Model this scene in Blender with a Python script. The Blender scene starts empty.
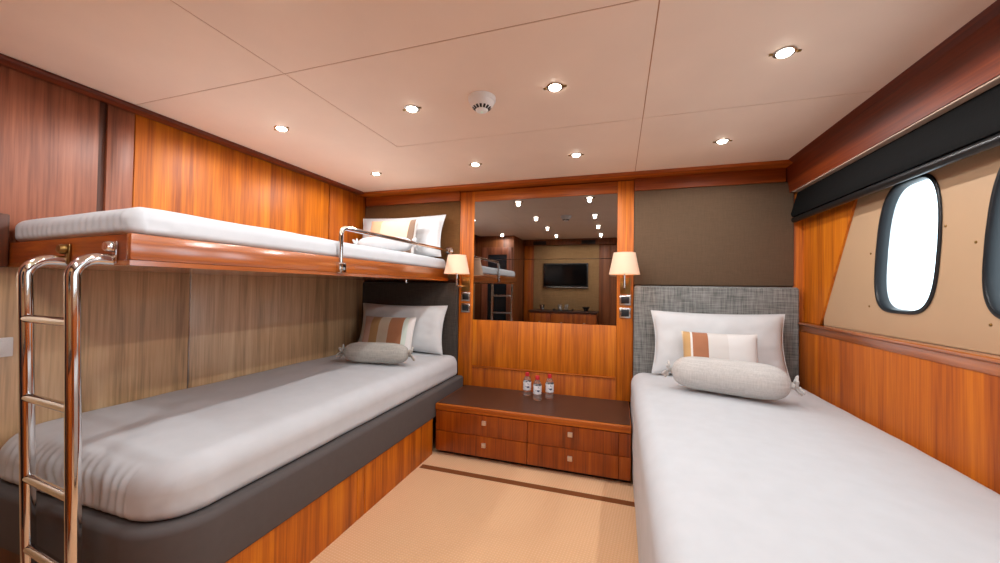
import bpy, bmesh, math, random
from mathutils import Vector, Matrix, noise

random.seed(7)
SC = bpy.context.scene
COL = SC.collection

# ------------------------------------------------------------------ camera
CAM_H = 1.199
cd = bpy.data.cameras.new('camera')
cd.sensor_width = 36.0
cd.lens = 36.0 * 370.67 / 1000.0
cd.clip_start = 0.02
cam = bpy.data.objects.new('camera', cd)
COL.objects.link(cam)
_y, _p, _r = math.radians(17.71), math.radians(-0.94), math.radians(0.836)
fw = Vector((-math.sin(_y) * math.cos(_p), math.cos(_y) * math.cos(_p), -math.sin(_p)))
rt = Vector((math.cos(_y), math.sin(_y), 0))
up = rt.cross(fw)
rt2 = rt * math.cos(_r) + up * math.sin(_r)
up2 = up * math.cos(_r) - rt * math.sin(_r)
mw = Matrix((rt2, up2, -fw)).transposed().to_4x4()
mw.translation = Vector((0, 0, CAM_H))
cam.matrix_world = mw
SC.camera = cam

# ------------------------------------------------------------------ world and exposure
SC.view_settings.view_transform = 'Standard'
SC.view_settings.look = 'None'
SC.view_settings.gamma = 1.0
SC.view_settings.use_curve_mapping = False
SC.view_settings.exposure = 0.04
SKY_STRENGTH = 4.0          # bright overcast daylight
LAMP_W = 10.2                # one ceiling downlight
SCONCE_W = 1.2
w = bpy.data.worlds.new('overcast_sky')
SC.world = w
w.use_nodes = True
nt = w.node_tree
bg = nt.nodes['Background']
bg.inputs['Color'].default_value = (0.74, 0.89, 1.0, 1)
bg.inputs['Strength'].default_value = SKY_STRENGTH

# ------------------------------------------------------------------ helpers
def S(r, g, b):
    f = lambda c: (c / 255 / 12.92) if c / 255 <= 0.04045 else ((c / 255 + 0.055) / 1.055) ** 2.4
    return (f(r), f(g), f(b), 1)

def link(ob, parent=None):
    COL.objects.link(ob)
    if parent is not None:
        ob.parent = parent
    return ob

def tag(o, label=None, cat=None, group=None, kind=None):
    if label: o['label'] = label
    if cat: o['category'] = cat
    if group: o['group'] = group
    if kind: o['kind'] = kind
    return o

def empty(name, loc=(0, 0, 0)):
    e = bpy.data.objects.new(name, None)
    e.empty_display_size = 0.05
    e.location = loc
    return link(e)

def build(name, bm, mat, parent=None, smooth=True, angle=40, loc=None):
    """bmesh in world coordinates (or local when loc given) -> one object."""
    bmesh.ops.recalc_face_normals(bm, faces=bm.faces)
    me = bpy.data.meshes.new(name)
    if loc is None:
        off = Vector((0, 0, 0)) if parent is None else parent.location
        if parent is not None and parent.parent is not None:
            off = off + parent.parent.location
        if parent is None:
            xs = [v.co for v in bm.verts]
            lo = Vector((min(c.x for c in xs), min(c.y for c in xs), min(c.z for c in xs)))
            hi = Vector((max(c.x for c in xs), max(c.y for c in xs), max(c.z for c in xs)))
            loc = Vector(((lo.x + hi.x) / 2, (lo.y + hi.y) / 2, lo.z))
            off = loc
        else:
            loc = Vector((0, 0, 0))
        bmesh.ops.translate(bm, verts=bm.verts, vec=-off)
    bm.to_mesh(me)
    bm.free()
    if smooth:
        for p in me.polygons: p.use_smooth = True
        me.set_sharp_from_angle(angle=math.radians(angle))
    me.materials.append(mat)
    ob = bpy.data.objects.new(name, me)
    ob.location = loc
    return link(ob, parent)

def box(bm, x0, x1, y0, y1, z0, z1, bev=0.0, seg=2):
    r = bmesh.ops.create_cube(bm, size=1.0)
    vs = r['verts']
    for v in vs:
        v.co = Vector(((x0 + x1) / 2 + v.co.x * (x1 - x0), (y0 + y1) / 2 + v.co.y * (y1 - y0), (z0 + z1) / 2 + v.co.z * (z1 - z0)))
    if bev > 0:
        es = list({e for v in vs for e in v.link_edges})
        bmesh.ops.bevel(bm, geom=es, offset=bev, segments=seg, affect='EDGES', profile=0.5)
    return bm

def boxo(name, x0, x1, y0, y1, z0, z1, mat, parent=None, bev=0.003, seg=2):
    return build(name, box(bmesh.new(), x0, x1, y0, y1, z0, z1, bev, seg), mat, parent)

def prism(bm, poly, axis, a, b):
    """extrude a 2D polygon along axis from a to b. poly coords are the other two axes in xyz order."""
    def mk(p, t):
        if axis == 'x': return (t, p[0], p[1])
        if axis == 'y': return (p[0], t, p[1])
        return (p[0], p[1], t)
    v0 = [bm.verts.new(mk(p, a)) for p in poly]
    v1 = [bm.verts.new(mk(p, b)) for p in poly]
    n = len(poly)
    bm.faces.new(v0); bm.faces.new(v1[::-1])
    for i in range(n):
        bm.faces.new((v0[i], v0[(i + 1) % n], v1[(i + 1) % n], v1[i]))
    return bm

def bevel_all(bm, off, seg=2, ang=30):
    es = [e for e in bm.edges if len(e.link_faces) == 2 and e.calc_face_angle(0) > math.radians(ang)]
    bmesh.ops.bevel(bm, geom=es, offset=off, segments=seg, affect='EDGES', profile=0.5)
    return bm

def tube(bm, pts, r, n=14, cap=True):
    pts = [Vector(p) for p in pts]
    rings = []
    T = (pts[1] - pts[0]).normalized()
    ref = Vector((0, 0, 1)) if abs(T.z) < 0.9 else Vector((1, 0, 0))
    N = T.cross(ref).normalized()
    for i, p in enumerate(pts):
        if i == 0: t = pts[1] - pts[0]
        elif i == len(pts) - 1: t = pts[-1] - pts[-2]
        else: t = (pts[i + 1] - pts[i]).normalized() + (pts[i] - pts[i - 1]).normalized()
        t.normalize()
        N = (N - t * N.dot(t)).normalized()
        Bn = t.cross(N)
        rr = r[i] if isinstance(r, (list, tuple)) else r
        rings.append([bm.verts.new(p + (N * math.cos(a) + Bn * math.sin(a)) * rr) for a in [2 * math.pi * k / n for k in range(n)]])
    for a, b in zip(rings, rings[1:]):
        for k in range(n):
            bm.faces.new((a[k], a[(k + 1) % n], b[(k + 1) % n], b[k]))
    if cap:
        bm.faces.new(rings[0]); bm.faces.new(rings[-1][::-1])
    return bm

def arc(c, r, a0, a1, n, u, v):
    c, u, v = Vector(c), Vector(u), Vector(v)
    return [c + u * (r * math.cos(a0 + (a1 - a0) * i / n)) + v * (r * math.sin(a0 + (a1 - a0) * i / n)) for i in range(n + 1)]

def lathe(bm, prof, c, axis='z', n=32):
    """prof: list of (radius, height) ; spun about axis through c. Ends with radius 0 close."""
    c = Vector(c)
    rings = []
    for r, h in prof:
        ring = []
        for k in range(n if r > 1e-6 else 1):
            a = 2 * math.pi * k / n
            d = (r * math.cos(a), r * math.sin(a))
            q = {'z': (d[0], d[1], h), 'x': (h, d[0], d[1]), 'y': (d[0], h, d[1])}[axis]
            ring.append(bm.verts.new(c + Vector(q)))
        rings.append(ring)
    for a, b in zip(rings, rings[1:]):
        if len(a) == 1 and len(b) == 1: continue
        for k in range(n):
            if len(a) == 1: bm.faces.new((a[0], b[(k + 1) % n], b[k]))
            elif len(b) == 1: bm.faces.new((a[k], a[(k + 1) % n], b[0]))
            else: bm.faces.new((a[k], a[(k + 1) % n], b[(k + 1) % n], b[k]))
    return bm

def rrect(x0, x1, y0, y1, rad, inset=0.0, ns=40, nc=10):
    """rounded rectangle outline, rad = 4 radii for corners (x0y0, x1y0, x1y1, x0y1)."""
    x0 += inset; x1 -= inset; y0 += inset; y1 -= inset
    mx = min(x1 - x0, y1 - y0) / 2
    R = [min(max(r - inset, 0.004), mx * 0.98) for r in rad]
    cs = [((x0 + R[0], y0 + R[0]), math.pi), ((x1 - R[1], y0 + R[1]), 1.5 * math.pi), ((x1 - R[2], y1 - R[2]), 0), ((x0 + R[3], y1 - R[3]), 0.5 * math.pi)]
    pts = []
    for i in range(4):
        (cx, cy), a0 = cs[i]
        arcp = [(cx + R[i] * math.cos(a0 + 0.5 * math.pi * k / nc), cy + R[i] * math.sin(a0 + 0.5 * math.pi * k / nc)) for k in range(nc + 1)]
        pts += arcp
        (dx, dy), b0 = cs[(i + 1) % 4]
        j = (i + 1) % 4
        nxt = (dx + R[j] * math.cos(b0), dy + R[j] * math.sin(b0))
        m = ns if abs(nxt[0] - arcp[-1][0]) + abs(nxt[1] - arcp[-1][1]) > 0 else ns
        for k in range(1, m):
            t = k / m
            pts.append((arcp[-1][0] + (nxt[0] - arcp[-1][0]) * t, arcp[-1][1] + (nxt[1] - arcp[-1][1]) * t))
    return pts

def soft_slab(x0, x1, y0, y1, z0, z1, rad, rtop, rbot=0.02, ns=40, nz=10, nin=14, disp=None):
    """padded slab: rounded plan corners, rounded top and bottom edges, dense surface that disp() may push about."""
    bm = bmesh.new()
    layers = []
    for k in range(4):
        a = 0.5 * math.pi * k / 4
        layers.append((rbot * (1 - math.sin(a)), z0 + rbot * (1 - math.cos(a))))
    for k in range(nz + 1):
        layers.append((0.0, z0 + rbot + (z1 - rtop - z0 - rbot) * k / nz))
    for k in range(1, 8):
        a = 0.5 * math.pi * k / 7
        layers.append((rtop * (1 - math.cos(a)), z1 - rtop + rtop * math.sin(a)))
    mx = min(x1 - x0, y1 - y0) / 2
    for k in range(1, nin):
        layers.append((rtop + (mx * 0.96 - rtop) * k / (nin - 1), z1))
    rings = []
    for ins, z in layers:
        rings.append([bm.verts.new((p[0], p[1], z)) for p in rrect(x0, x1, y0, y1, rad, ins, ns)])
    n = len(rings[0])
    for a, b in zip(rings, rings[1:]):
        for k in range(n):
            bm.faces.new((a[k], a[(k + 1) % n], b[(k + 1) % n], b[k]))
    bm.faces.new(rings[0][::-1])
    # cap: strip between the two long sides of the innermost ring
    bm.faces.new(rings[-1])
    if disp:
        bm.verts.ensure_lookup_table()
        for v in bm.verts: v.co = disp(v.co.copy())
    return bm

def pillow_bm(wd, ht, th, k=0.06, n=36, wr=0.006, seed=0.0, pw=0.55):
    """local: x width, z height (0 at bottom edge), y thickness (front = -y)."""
    bm = bmesh.new()
    grid = {}
    for side in (-1, 1):
        for i in range(n + 1):
            for j in range(n + 1):
                u = -1 + 2 * i / n; v = -1 + 2 * j / n
                edge = i in (0, n) or j in (0, n)
                if edge and side == 1:
                    grid[(side, i, j)] = grid[(-1, i, j)]; continue
                x = wd / 2 * u * (1 - k * (1 - v * v)); z = ht / 2 * v * (1 - k * (1 - u * u))
                t = th / 2 * (max(0, (1 - u ** 4) * (1 - v ** 4))) ** pw
                q = Vector((x * 9 + seed, z * 9, side * 3.1))
                t += wr * (noise.noise(q) + 0.5 * noise.noise(q * 2.3)) * min(1, t / (th * 0.15) if th else 0)
                grid[(side, i, j)] = bm.verts.new((x, side * t, z + ht / 2))
    for side in (-1, 1):
        for i in range(n):
            for j in range(n):
                f = [grid[(side, i, j)], grid[(side, i + 1, j)], grid[(side, i + 1, j + 1)], grid[(side, i, j + 1)]]
                bm.faces.new(f if side == -1 else f[::-1])
    return bm

def pillow_edge(wd, ht, k, n=20):
    pts = []
    for a in range(4):
        for i in range(n):
            s = -1 + 2 * i / n
            u, v = [(s, -1), (1, s), (-s, 1), (-1, -s)][a]
            pts.append(Vector((wd / 2 * u * (1 - k * (1 - v * v)), 0, ht / 2 * v * (1 - k * (1 - u * u)) + ht / 2)))
    return pts

def closed_tube(bm, pts, r, n=6):
    m = len(pts); rings = []
    for i, p in enumerate(pts):
        t = (pts[(i + 1) % m] - pts[i - 1]).normalized()
        N = Vector((0, 1, 0)); B = t.cross(N)
        rings.append([bm.verts.new(p + (N * math.cos(2 * math.pi * k / n) + B * math.sin(2 * math.pi * k / n)) * r) for k in range(n)])
    for i in range(m):
        a, b = rings[i], rings[(i + 1) % m]
        for k in range(n): bm.faces.new((a[k], a[(k + 1) % n], b[(k + 1) % n], b[k]))
    return bm

# ------------------------------------------------------------------ materials
def newmat(name):
    m = bpy.data.materials.new(name); m.use_nodes = True
    return m, m.node_tree, m.node_tree.nodes['Principled BSDF']

def N(nt, t, **kw):
    n = nt.nodes.new(t)
    for k, v in kw.items(): setattr(n, k, v)
    return n

def plain(name, col, rough=0.5, metal=0.0, coat=0.0, spec=0.5, bump=0.0, bscale=300.0):
    m, nt, p = newmat(name)
    tc = N(nt, 'ShaderNodeTexCoord'); ns = N(nt, 'ShaderNodeTexNoise'); ns.inputs['Scale'].default_value = bscale
    ns.inputs['Detail'].default_value = 3
    nt.links.new(tc.outputs['Object'], ns.inputs['Vector'])
    mx = N(nt, 'ShaderNodeMix', data_type='RGBA')
    mx.inputs[6].default_value = tuple(c * 0.93 for c in col[:3]) + (1,)
    mx.inputs[7].default_value = tuple(min(1, c * 1.05) for c in col[:3]) + (1,)
    nt.links.new(ns.outputs['Fac'], mx.inputs[0])
    nt.links.new(mx.outputs[2], p.inputs['Base Color'])
    p.inputs['Roughness'].default_value = rough
    p.inputs['Metallic'].default_value = metal
    p.inputs['Coat Weight'].default_value = coat
    p.inputs['Coat Roughness'].default_value = 0.08
    p.inputs['Specular IOR Level'].default_value = spec
    if bump:
        b = N(nt, 'ShaderNodeBump'); b.inputs['Strength'].default_value = bump; b.inputs['Distance'].default_value = 0.002
        nt.links.new(ns.outputs['Fac'], b.inputs['Height']); nt.links.new(b.outputs['Normal'], p.inputs['Normal'])
    return m

def wood(name, dark, mid, light, grain='z', rough=0.5, coat=0.0, across=16.0, coat_r=0.3, cior=1.5):
    m, nt, p = newmat(name)
    tc = N(nt, 'ShaderNodeTexCoord'); oi = N(nt, 'ShaderNodeObjectInfo')
    mp = N(nt, 'ShaderNodeMapping')
    sc = {'z': (across, across, across * 0.035), 'y': (across, across * 0.035, across), 'x': (across * 0.035, across, across)}[grain]
    mp.inputs['Scale'].default_value = sc
    ml = N(nt, 'ShaderNodeMath', operation='MULTIPLY'); ml.inputs[1].default_value = 37.0
    nt.links.new(oi.outputs['Random'], ml.inputs[0])
    cb = N(nt, 'ShaderNodeCombineXYZ')
    for i in range(3): nt.links.new(ml.outputs[0], cb.inputs[i])
    nt.links.new(cb.outputs[0], mp.inputs['Location'])
    nt.links.new(tc.outputs['Object'], mp.inputs['Vector'])
    n1 = N(nt, 'ShaderNodeTexNoise'); n1.inputs['Scale'].default_value = 1.0; n1.inputs['Detail'].default_value = 5; n1.inputs['Distortion'].default_value = 0.6
    n1.inputs['Roughness'].default_value = 0.6
    nt.links.new(mp.outputs[0], n1.inputs['Vector'])
    n2 = N(nt, 'ShaderNodeTexNoise'); n2.inputs['Scale'].default_value = 7.0; n2.inputs['Detail'].default_value = 2
    nt.links.new(mp.outputs[0], n2.inputs['Vector'])
    mix = N(nt, 'ShaderNodeMath', operation='MULTIPLY_ADD'); mix.inputs[1].default_value = 0.30
    nt.links.new(n2.outputs['Fac'], mix.inputs[0])
    ml2 = N(nt, 'ShaderNodeMath', operation='MULTIPLY'); ml2.inputs[1].default_value = 0.72
    nt.links.new(n1.outputs['Fac'], ml2.inputs[0]); nt.links.new(ml2.outputs[0], mix.inputs[2])
    cr = N(nt, 'ShaderNodeValToRGB')
    e = cr.color_ramp.elements
    e[0].position = 0.36; e[0].color = dark
    e[1].position = 0.68; e[1].color = light
    k = e.new(0.52); k.color = mid
    nt.links.new(mix.outputs[0], cr.inputs['Fac'])
    nt.links.new(cr.outputs['Color'], p.inputs['Base Color'])
    p.inputs['Roughness'].default_value = rough
    p.inputs['Coat Weight'].default_value = coat
    p.inputs['Coat Roughness'].default_value = coat_r
    p.inputs['Coat IOR'].default_value = cior
    return m

def fabric(name, c1, c2, scale=260.0, rough=0.9, bump=0.35, sheen=0.2, big=6.0):
    """woven cloth: crossed thread noise plus faint large mottling"""
    m, nt, p = newmat(name)
    tc = N(nt, 'ShaderNodeTexCoord')
    fs = []
    for s in ((scale, scale, scale * 0.06), (scale * 0.06, scale * 0.06, scale)):
        mp = N(nt, 'ShaderNodeMapping'); mp.inputs['Scale'].default_value = s
        nn = N(nt, 'ShaderNodeTexNoise'); nn.inputs['Scale'].default_value = 1.0; nn.inputs['Detail'].default_value = 2
        nt.links.new(tc.outputs['Object'], mp.inputs['Vector']); nt.links.new(mp.outputs[0], nn.inputs['Vector'])
        fs.append(nn)
    ad = N(nt, 'ShaderNodeMath', operation='ADD'); nt.links.new(fs[0].outputs['Fac'], ad.inputs[0]); nt.links.new(fs[1].outputs['Fac'], ad.inputs[1])
    hf = N(nt, 'ShaderNodeMath', operation='MULTIPLY_ADD'); hf.inputs[1].default_value = 1.6; hf.inputs[2].default_value = -1.1
    nt.links.new(ad.outputs[0], hf.inputs[0])
    mx = N(nt, 'ShaderNodeMix', data_type='RGBA'); mx.inputs[6].default_value = c1; mx.inputs[7].default_value = c2
    nt.links.new(hf.outputs[0], mx.inputs[0])
    nt.links.new(mx.outputs[2], p.inputs['Base Color'])
    p.inputs['Roughness'].default_value = rough
    p.inputs['Sheen Weight'].default_value = sheen
    p.inputs['Specular IOR Level'].default_value = 0.2
    b = N(nt, 'ShaderNodeBump'); b.inputs['Strength'].default_value = bump; b.inputs['Distance'].default_value = 0.001
    nt.links.new(ad.outputs[0], b.inputs['Height']); nt.links.new(b.outputs['Normal'], p.inputs['Normal'])
    return m

def stripes(name, stops, x_lo, x_hi, rough=0.85):
    """cloth sewn from vertical bands; stops = [(x position, colour)] in the cushion's own width"""
    m, nt, p = newmat(name)
    tc = N(nt, 'ShaderNodeTexCoord'); sp = N(nt, 'ShaderNodeSeparateXYZ'); mr = N(nt, 'ShaderNodeMapRange')
    mr.inputs[1].default_value = x_lo; mr.inputs[2].default_value = x_hi
    cr = N(nt, 'ShaderNodeValToRGB'); cr.color_ramp.interpolation = 'CONSTANT'
    nt.links.new(tc.outputs['Object'], sp.inputs[0]); nt.links.new(sp.outputs[0], mr.inputs[0]); nt.links.new(mr.outputs[0], cr.inputs['Fac'])
    e = cr.color_ramp.elements
    e[0].position = 0.0; e[0].color = stops[0][1]
    e[1].position = stops[1][0]; e[1].color = stops[1][1]
    for pos, c in stops[2:]:
        k = e.new(pos); k.color = c
    nt.links.new(cr.outputs['Color'], p.inputs['Base Color'])
    p.inputs['Roughness'].default_value = rough; p.inputs['Sheen Weight'].default_value = 0.2
    ns = N(nt, 'ShaderNodeTexNoise'); ns.inputs['Scale'].default_value = 400
    b = N(nt, 'ShaderNodeBump'); b.inputs['Strength'].default_value = 0.2; b.inputs['Distance'].default_value = 0.001
    nt.links.new(tc.outputs['Object'], ns.inputs['Vector']); nt.links.new(ns.outputs['Fac'], b.inputs['Height']); nt.links.new(b.outputs['Normal'], p.inputs['Normal'])
    return m

def emis(name, col, st):
    m, nt, p = newmat(name)
    p.inputs['Base Color'].default_value = (0.8, 0.8, 0.8, 1)
    p.inputs['Emission Color'].default_value = col
    p.inputs['Emission Strength'].default_value = st
    return m

M = {}
M['teak'] = wood('teak_veneer', S(150, 70, 4), S(200, 106, 8), S(222, 132, 20))
M['teak_h'] = wood('teak_veneer_horizontal', S(130, 56, 4), S(172, 84, 6), S(202, 110, 14), grain='x')
M['teak_y'] = wood('teak_veneer_lengthwise', S(132, 60, 8), S(170, 86, 18), S(198, 112, 34), grain='y', rough=0.35, coat=1.0, coat_r=0.16, cior=1.9)
M['cherry'] = wood('cherry_veneer', S(140, 60, 4), S(182, 90, 6), S(206, 114, 14))
M['cherry_h'] = wood('cherry_rail', S(112, 44, 4), S(148, 66, 6), S(174, 88, 12), grain='x')
M['cherry_y'] = wood('cherry_cornice', S(84, 28, 3), S(114, 42, 6), S(140, 62, 12), grain='y', rough=0.5)
M['walnut'] = wood('walnut_veneer', S(104, 52, 28), S(150, 84, 54), S(178, 108, 74), rough=0.5, coat=0.2, coat_r=0.4, cior=1.7)
M['walnut_light'] = wood('walnut_lower', S(164, 128, 88), S(214, 176, 130), S(234, 204, 164), rough=0.4, coat=1.0, coat_r=0.3, cior=1.9)
M['dark_wood'] = wood('dark_wood', S(58, 26, 8), S(84, 38, 12), S(106, 52, 18))
M['rear_wood'] = wood('rear_joinery', S(96, 48, 20), S(134, 74, 34), S(160, 96, 50))
M['drawer'] = wood('drawer_veneer', S(108, 44, 4), S(148, 66, 6), S(174, 88, 12), rough=0.36, coat=0.2)
M['ceiling'] = plain('ceiling_lining', S(250, 226, 206), 0.6, bscale=3.5)
M['seam'] = plain('seam_backing', S(196, 146, 110), 0.9)  # light brown backing that shows in the ceiling seams
M['linen'] = plain('white_linen', S(204, 207, 211), 0.85, spec=0.2, bscale=14.0)
M['pillow_linen'] = plain('pillow_cotton', S(214, 216, 218), 0.85, spec=0.2, bscale=14.0)
M['bolster'] = fabric('bolster_cloth', S(186, 182, 178), S(208, 204, 200), 180)
M['bolster_l'] = fabric('bolster_cloth_grey', S(160, 158, 152), S(190, 187, 180), 180)
M['head_dark'] = fabric('headboard_charcoal', S(58, 52, 48), S(76, 69, 63), 200)
M['head_grey'] = fabric('headboard_grey_weave', S(92, 94, 92), S(150, 150, 147), 150, big=3)
M['panel_olive'] = fabric('wall_cloth_olive', S(92, 73, 55), S(102, 81, 62), 300)
M['panel_brown'] = fabric('wall_cloth_brown', S(92, 58, 26), S(106, 70, 34), 300)
M['rail_cloth'] = plain('bed_rail_suede', S(94, 88, 87), 0.9, spec=0.15, bump=0.15, bscale=30.0)
M['chrome'] = plain('polished_chrome', S(225, 222, 220), 0.07, metal=1.0)
M['steel'] = plain('brushed_steel', S(190, 186, 180), 0.25, metal=1.0)
M['brass'] = plain('aged_brass', S(150, 120, 70), 0.3, metal=1.0)
M['black'] = plain('black_plastic', S(14, 14, 16), 0.4)
M['rubber'] = plain('black_rubber_seal', S(26, 30, 34), 0.35)
M['blind'] = fabric('black_blind_cloth', S(4, 4, 4), S(9, 9, 9), 200, rough=0.85, sheen=0.0)
M['white_plastic'] = plain('white_plastic', S(244, 244, 244), 0.4)
M['beige'] = plain('hull_lining', S(190, 156, 122), 0.55, bscale=3.0)
M['dresser_top'] = plain('dark_leather_top', S(78, 48, 34), 0.42, bump=0.2)
M['knob'] = plain('satin_nickel_knob', S(222, 200, 180), 0.3, metal=0.6)
M['tan'] = fabric('tan_wall_cloth', S(160, 122, 80), S(180, 142, 98), 140)
M['tv'] = plain('tv_screen', S(8, 8, 10), 0.12)
M['door_dark'] = plain('dark_door_panel', S(34, 40, 46), 0.25)
M['red'] = plain('red_cap', S(196, 30, 40), 0.4)
M['label'] = None
M['pelmet_strip'] = plain('pelmet_light_strip', S(198, 170, 150), 0.5)

# mirror
m, nt_, p_ = newmat('mirror_silver')
p_.inputs['Base Color'].default_value = (0.33, 0.325, 0.32, 1); p_.inputs['Metallic'].default_value = 1.0; p_.inputs['Roughness'].default_value = 0.012
M['mirror'] = m
# window glass
m, nt_, p_ = newmat('window_glass')
for n_ in list(nt_.nodes):
    if n_.type == 'BSDF_PRINCIPLED': nt_.nodes.remove(n_)
tr = N(nt_, 'ShaderNodeBsdfTransparent'); tr.inputs[0].default_value = (0.93, 0.97, 0.97, 1)
gl = N(nt_, 'ShaderNodeBsdfGlossy'); gl.inputs['Roughness'].default_value = 0.02
lw = N(nt_, 'ShaderNodeLayerWeight'); lw.inputs[0].default_value = 0.5
pw_ = N(nt_, 'ShaderNodeMath', operation='POWER'); pw_.inputs[1].default_value = 4.0; nt_.links.new(lw.outputs['Facing'], pw_.inputs[0])
fr = N(nt_, 'ShaderNodeMath', operation='MULTIPLY_ADD'); fr.inputs[1].default_value = 0.85; fr.inputs[2].default_value = 0.04; nt_.links.new(pw_.outputs[0], fr.inputs[0])
ms = N(nt_, 'ShaderNodeMixShader')
nt_.links.new(fr.outputs[0], ms.inputs[0]); nt_.links.new(tr.outputs[0], ms.inputs[1]); nt_.links.new(gl.outputs[0], ms.inputs[2])
nt_.links.new(ms.outputs[0], nt_.nodes['Material Output'].inputs['Surface'])
M['glass'] = m
# bottle plastic
m, nt_, p_ = newmat('clear_bottle')
p_.inputs['Base Color'].default_value = (0.92, 0.95, 0.97, 1); p_.inputs['Transmission Weight'].default_value = 0.9; p_.inputs['Roughness'].default_value = 0.05; p_.inputs['IOR'].default_value = 1.25
M['bottle'] = m
# bottle label: white with dark blue mark
m, nt_, p_ = newmat('bottle_label')
tc = N(nt_, 'ShaderNodeTexCoord'); vn = N(nt_, 'ShaderNodeTexNoise'); vn.inputs['Scale'].default_value = 45; vn.inputs['Detail'].default_value = 1
cr = N(nt_, 'ShaderNodeValToRGB'); cr.color_ramp.interpolation = 'CONSTANT'
cr.color_ramp.elements[0].color = S(236, 236, 240); cr.color_ramp.elements[1].position = 0.60; cr.color_ramp.elements[1].color = S(70, 74, 100)
nt_.links.new(tc.outputs['Object'], vn.inputs['Vector']); nt_.links.new(vn.outputs['Fac'], cr.inputs['Fac']); nt_.links.new(cr.outputs['Color'], p_.inputs['Base Color'])
p_.inputs['Roughness'].default_value = 0.5
M['label'] = m
# carpet : cream, fine diagonal pin pattern
m, nt_, p_ = newmat('cream_carpet')
tc = N(nt_, 'ShaderNodeTexCoord')
outs = []
for ang in (0.0, math.pi / 2):
    mp = N(nt_, 'ShaderNodeMapping'); mp.inputs['Rotation'].default_value = (0, 0, ang + 0.12)
    wv = N(nt_, 'ShaderNodeTexWave'); wv.inputs['Scale'].default_value = 22.0; wv.inputs['Distortion'].default_value = 0.4
    nt_.links.new(tc.outputs['Object'], mp.inputs['Vector']); nt_.links.new(mp.outputs[0], wv.inputs['Vector']); outs.append(wv)
ml = N(nt_, 'ShaderNodeMath', operation='MULTIPLY'); nt_.links.new(outs[0].outputs['Fac'], ml.inputs[0]); nt_.links.new(outs[1].outputs['Fac'], ml.inputs[1])
mx = N(nt_, 'ShaderNodeMix', data_type='RGBA'); mx.inputs[6].default_value = S(230, 182, 136); mx.inputs[7].default_value = S(242, 198, 154)
nt_.links.new(ml.outputs[0], mx.inputs[0]); nt_.links.new(mx.outputs[2], p_.inputs['Base Color'])
p_.inputs['Roughness'].default_value = 0.95; p_.inputs['Sheen Weight'].default_value = 0.3
b = N(nt_, 'ShaderNodeBump'); b.inputs['Strength'].default_value = 0.5; b.inputs['Distance'].default_value = 0.003
nt_.links.new(ml.outputs[0], b.inputs['Height']); nt_.links.new(b.outputs['Normal'], p_.inputs['Normal'])
M['carpet'] = m
M['inlay'] = plain('brown_carpet_inlay', S(126, 70, 26), 0.9, bump=0.4)
# lamp shade
m, nt_, p_ = newmat('pleated_shade')
p_.inputs['Base Color'].default_value = S(232, 196, 168); p_.inputs['Roughness'].default_value = 0.9
p_.inputs['Emission Color'].default_value = (1.0, 0.56, 0.34, 1); p_.inputs['Emission Strength'].default_value = 0.2
M['shade'] = m
M['lens'] = emis('downlight_lens', (1.0, 0.93, 0.82, 1), 22.0)

# ------------------------------------------------------------------ room dimensions (metres)
ZC = 2.05          # ceiling
XL = -2.29         # left wall face
XR = 1.13          # right wall face
YB = 2.95          # back wall face
YS = 2.82          # face of the crown and pelmet above the back wall
YR = -0.55         # rear wall
XCL = -2.209       # face of left crown
XCR = 1.034        # ceiling edge at right cornice
kb = YB / 2.82

# ---- floor
fl = boxo('floor', XL - 0.1, XR + 0.2, YR - 0.2, YB + 0.1, -0.05, 0.0, M['carpet'], bev=0)
tag(fl, 'cream patterned carpet between the two beds', kind='structure')
boxo('border_inlay', -1.244, 0.14, 2.198, 2.246, 0.0, 0.0012, M['inlay'], fl, bev=0)

# ---- ceiling: separate lining panels with open seams
cl = boxo('ceiling', XL - 0.1, XR + 0.35, YR - 0.2, YB + 0.1, ZC + 0.002, ZC + 0.06, M['seam'], bev=0)
tag(cl, 'peach fabric ceiling lining in large panels', kind='structure')
g = 0.0022
sx1, sx2, sy1, sy2 = -1.293, 0.108, 1.146, 1.952
X0, X1, Y0, Y1 = XL - 0.05, XR + 0.3, YR - 0.05, YB + 0.05
polys = [
    [(X0, Y0), (sx1 - g, Y0), (sx1 - g, sy1 - g), (X0, sy1 - g)],
    [(sx1 + g, Y0), (sx2 - g, Y0), (sx2 - g, sy1 - g), (sx1 + g, sy1 - g)],
    [(sx2 + g, Y0), (X1, Y0), (X1, sy1 - g), (sx2 + g, sy1 - g)],
    [(X0, sy1 + g), (sx1 - g, sy1 + g), (sx1 - g, sy2 + g), (sx2 - g, sy2 + g), (sx2 - g, Y1), (X0, Y1)],
    [(sx1 + g, sy1 + g), (sx2 - g, sy1 + g), (sx2 - g, sy2 - g), (sx1 + g, sy2 - g)],
    [(sx2 + g, sy1 + g), (X1, sy1 + g), (X1, sy2 - g), (sx2 + g, sy2 - g)],
    [(sx2 + g, sy2 + g), (X1, sy2 + g), (X1, Y1), (sx2 + g, Y1)],
]
for P in polys:
    bm = prism(bmesh.new(), P, 'z', ZC, ZC + 0.0025)
    build('ceiling_panel', bm, M['ceiling'], cl, smooth=False)

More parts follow.
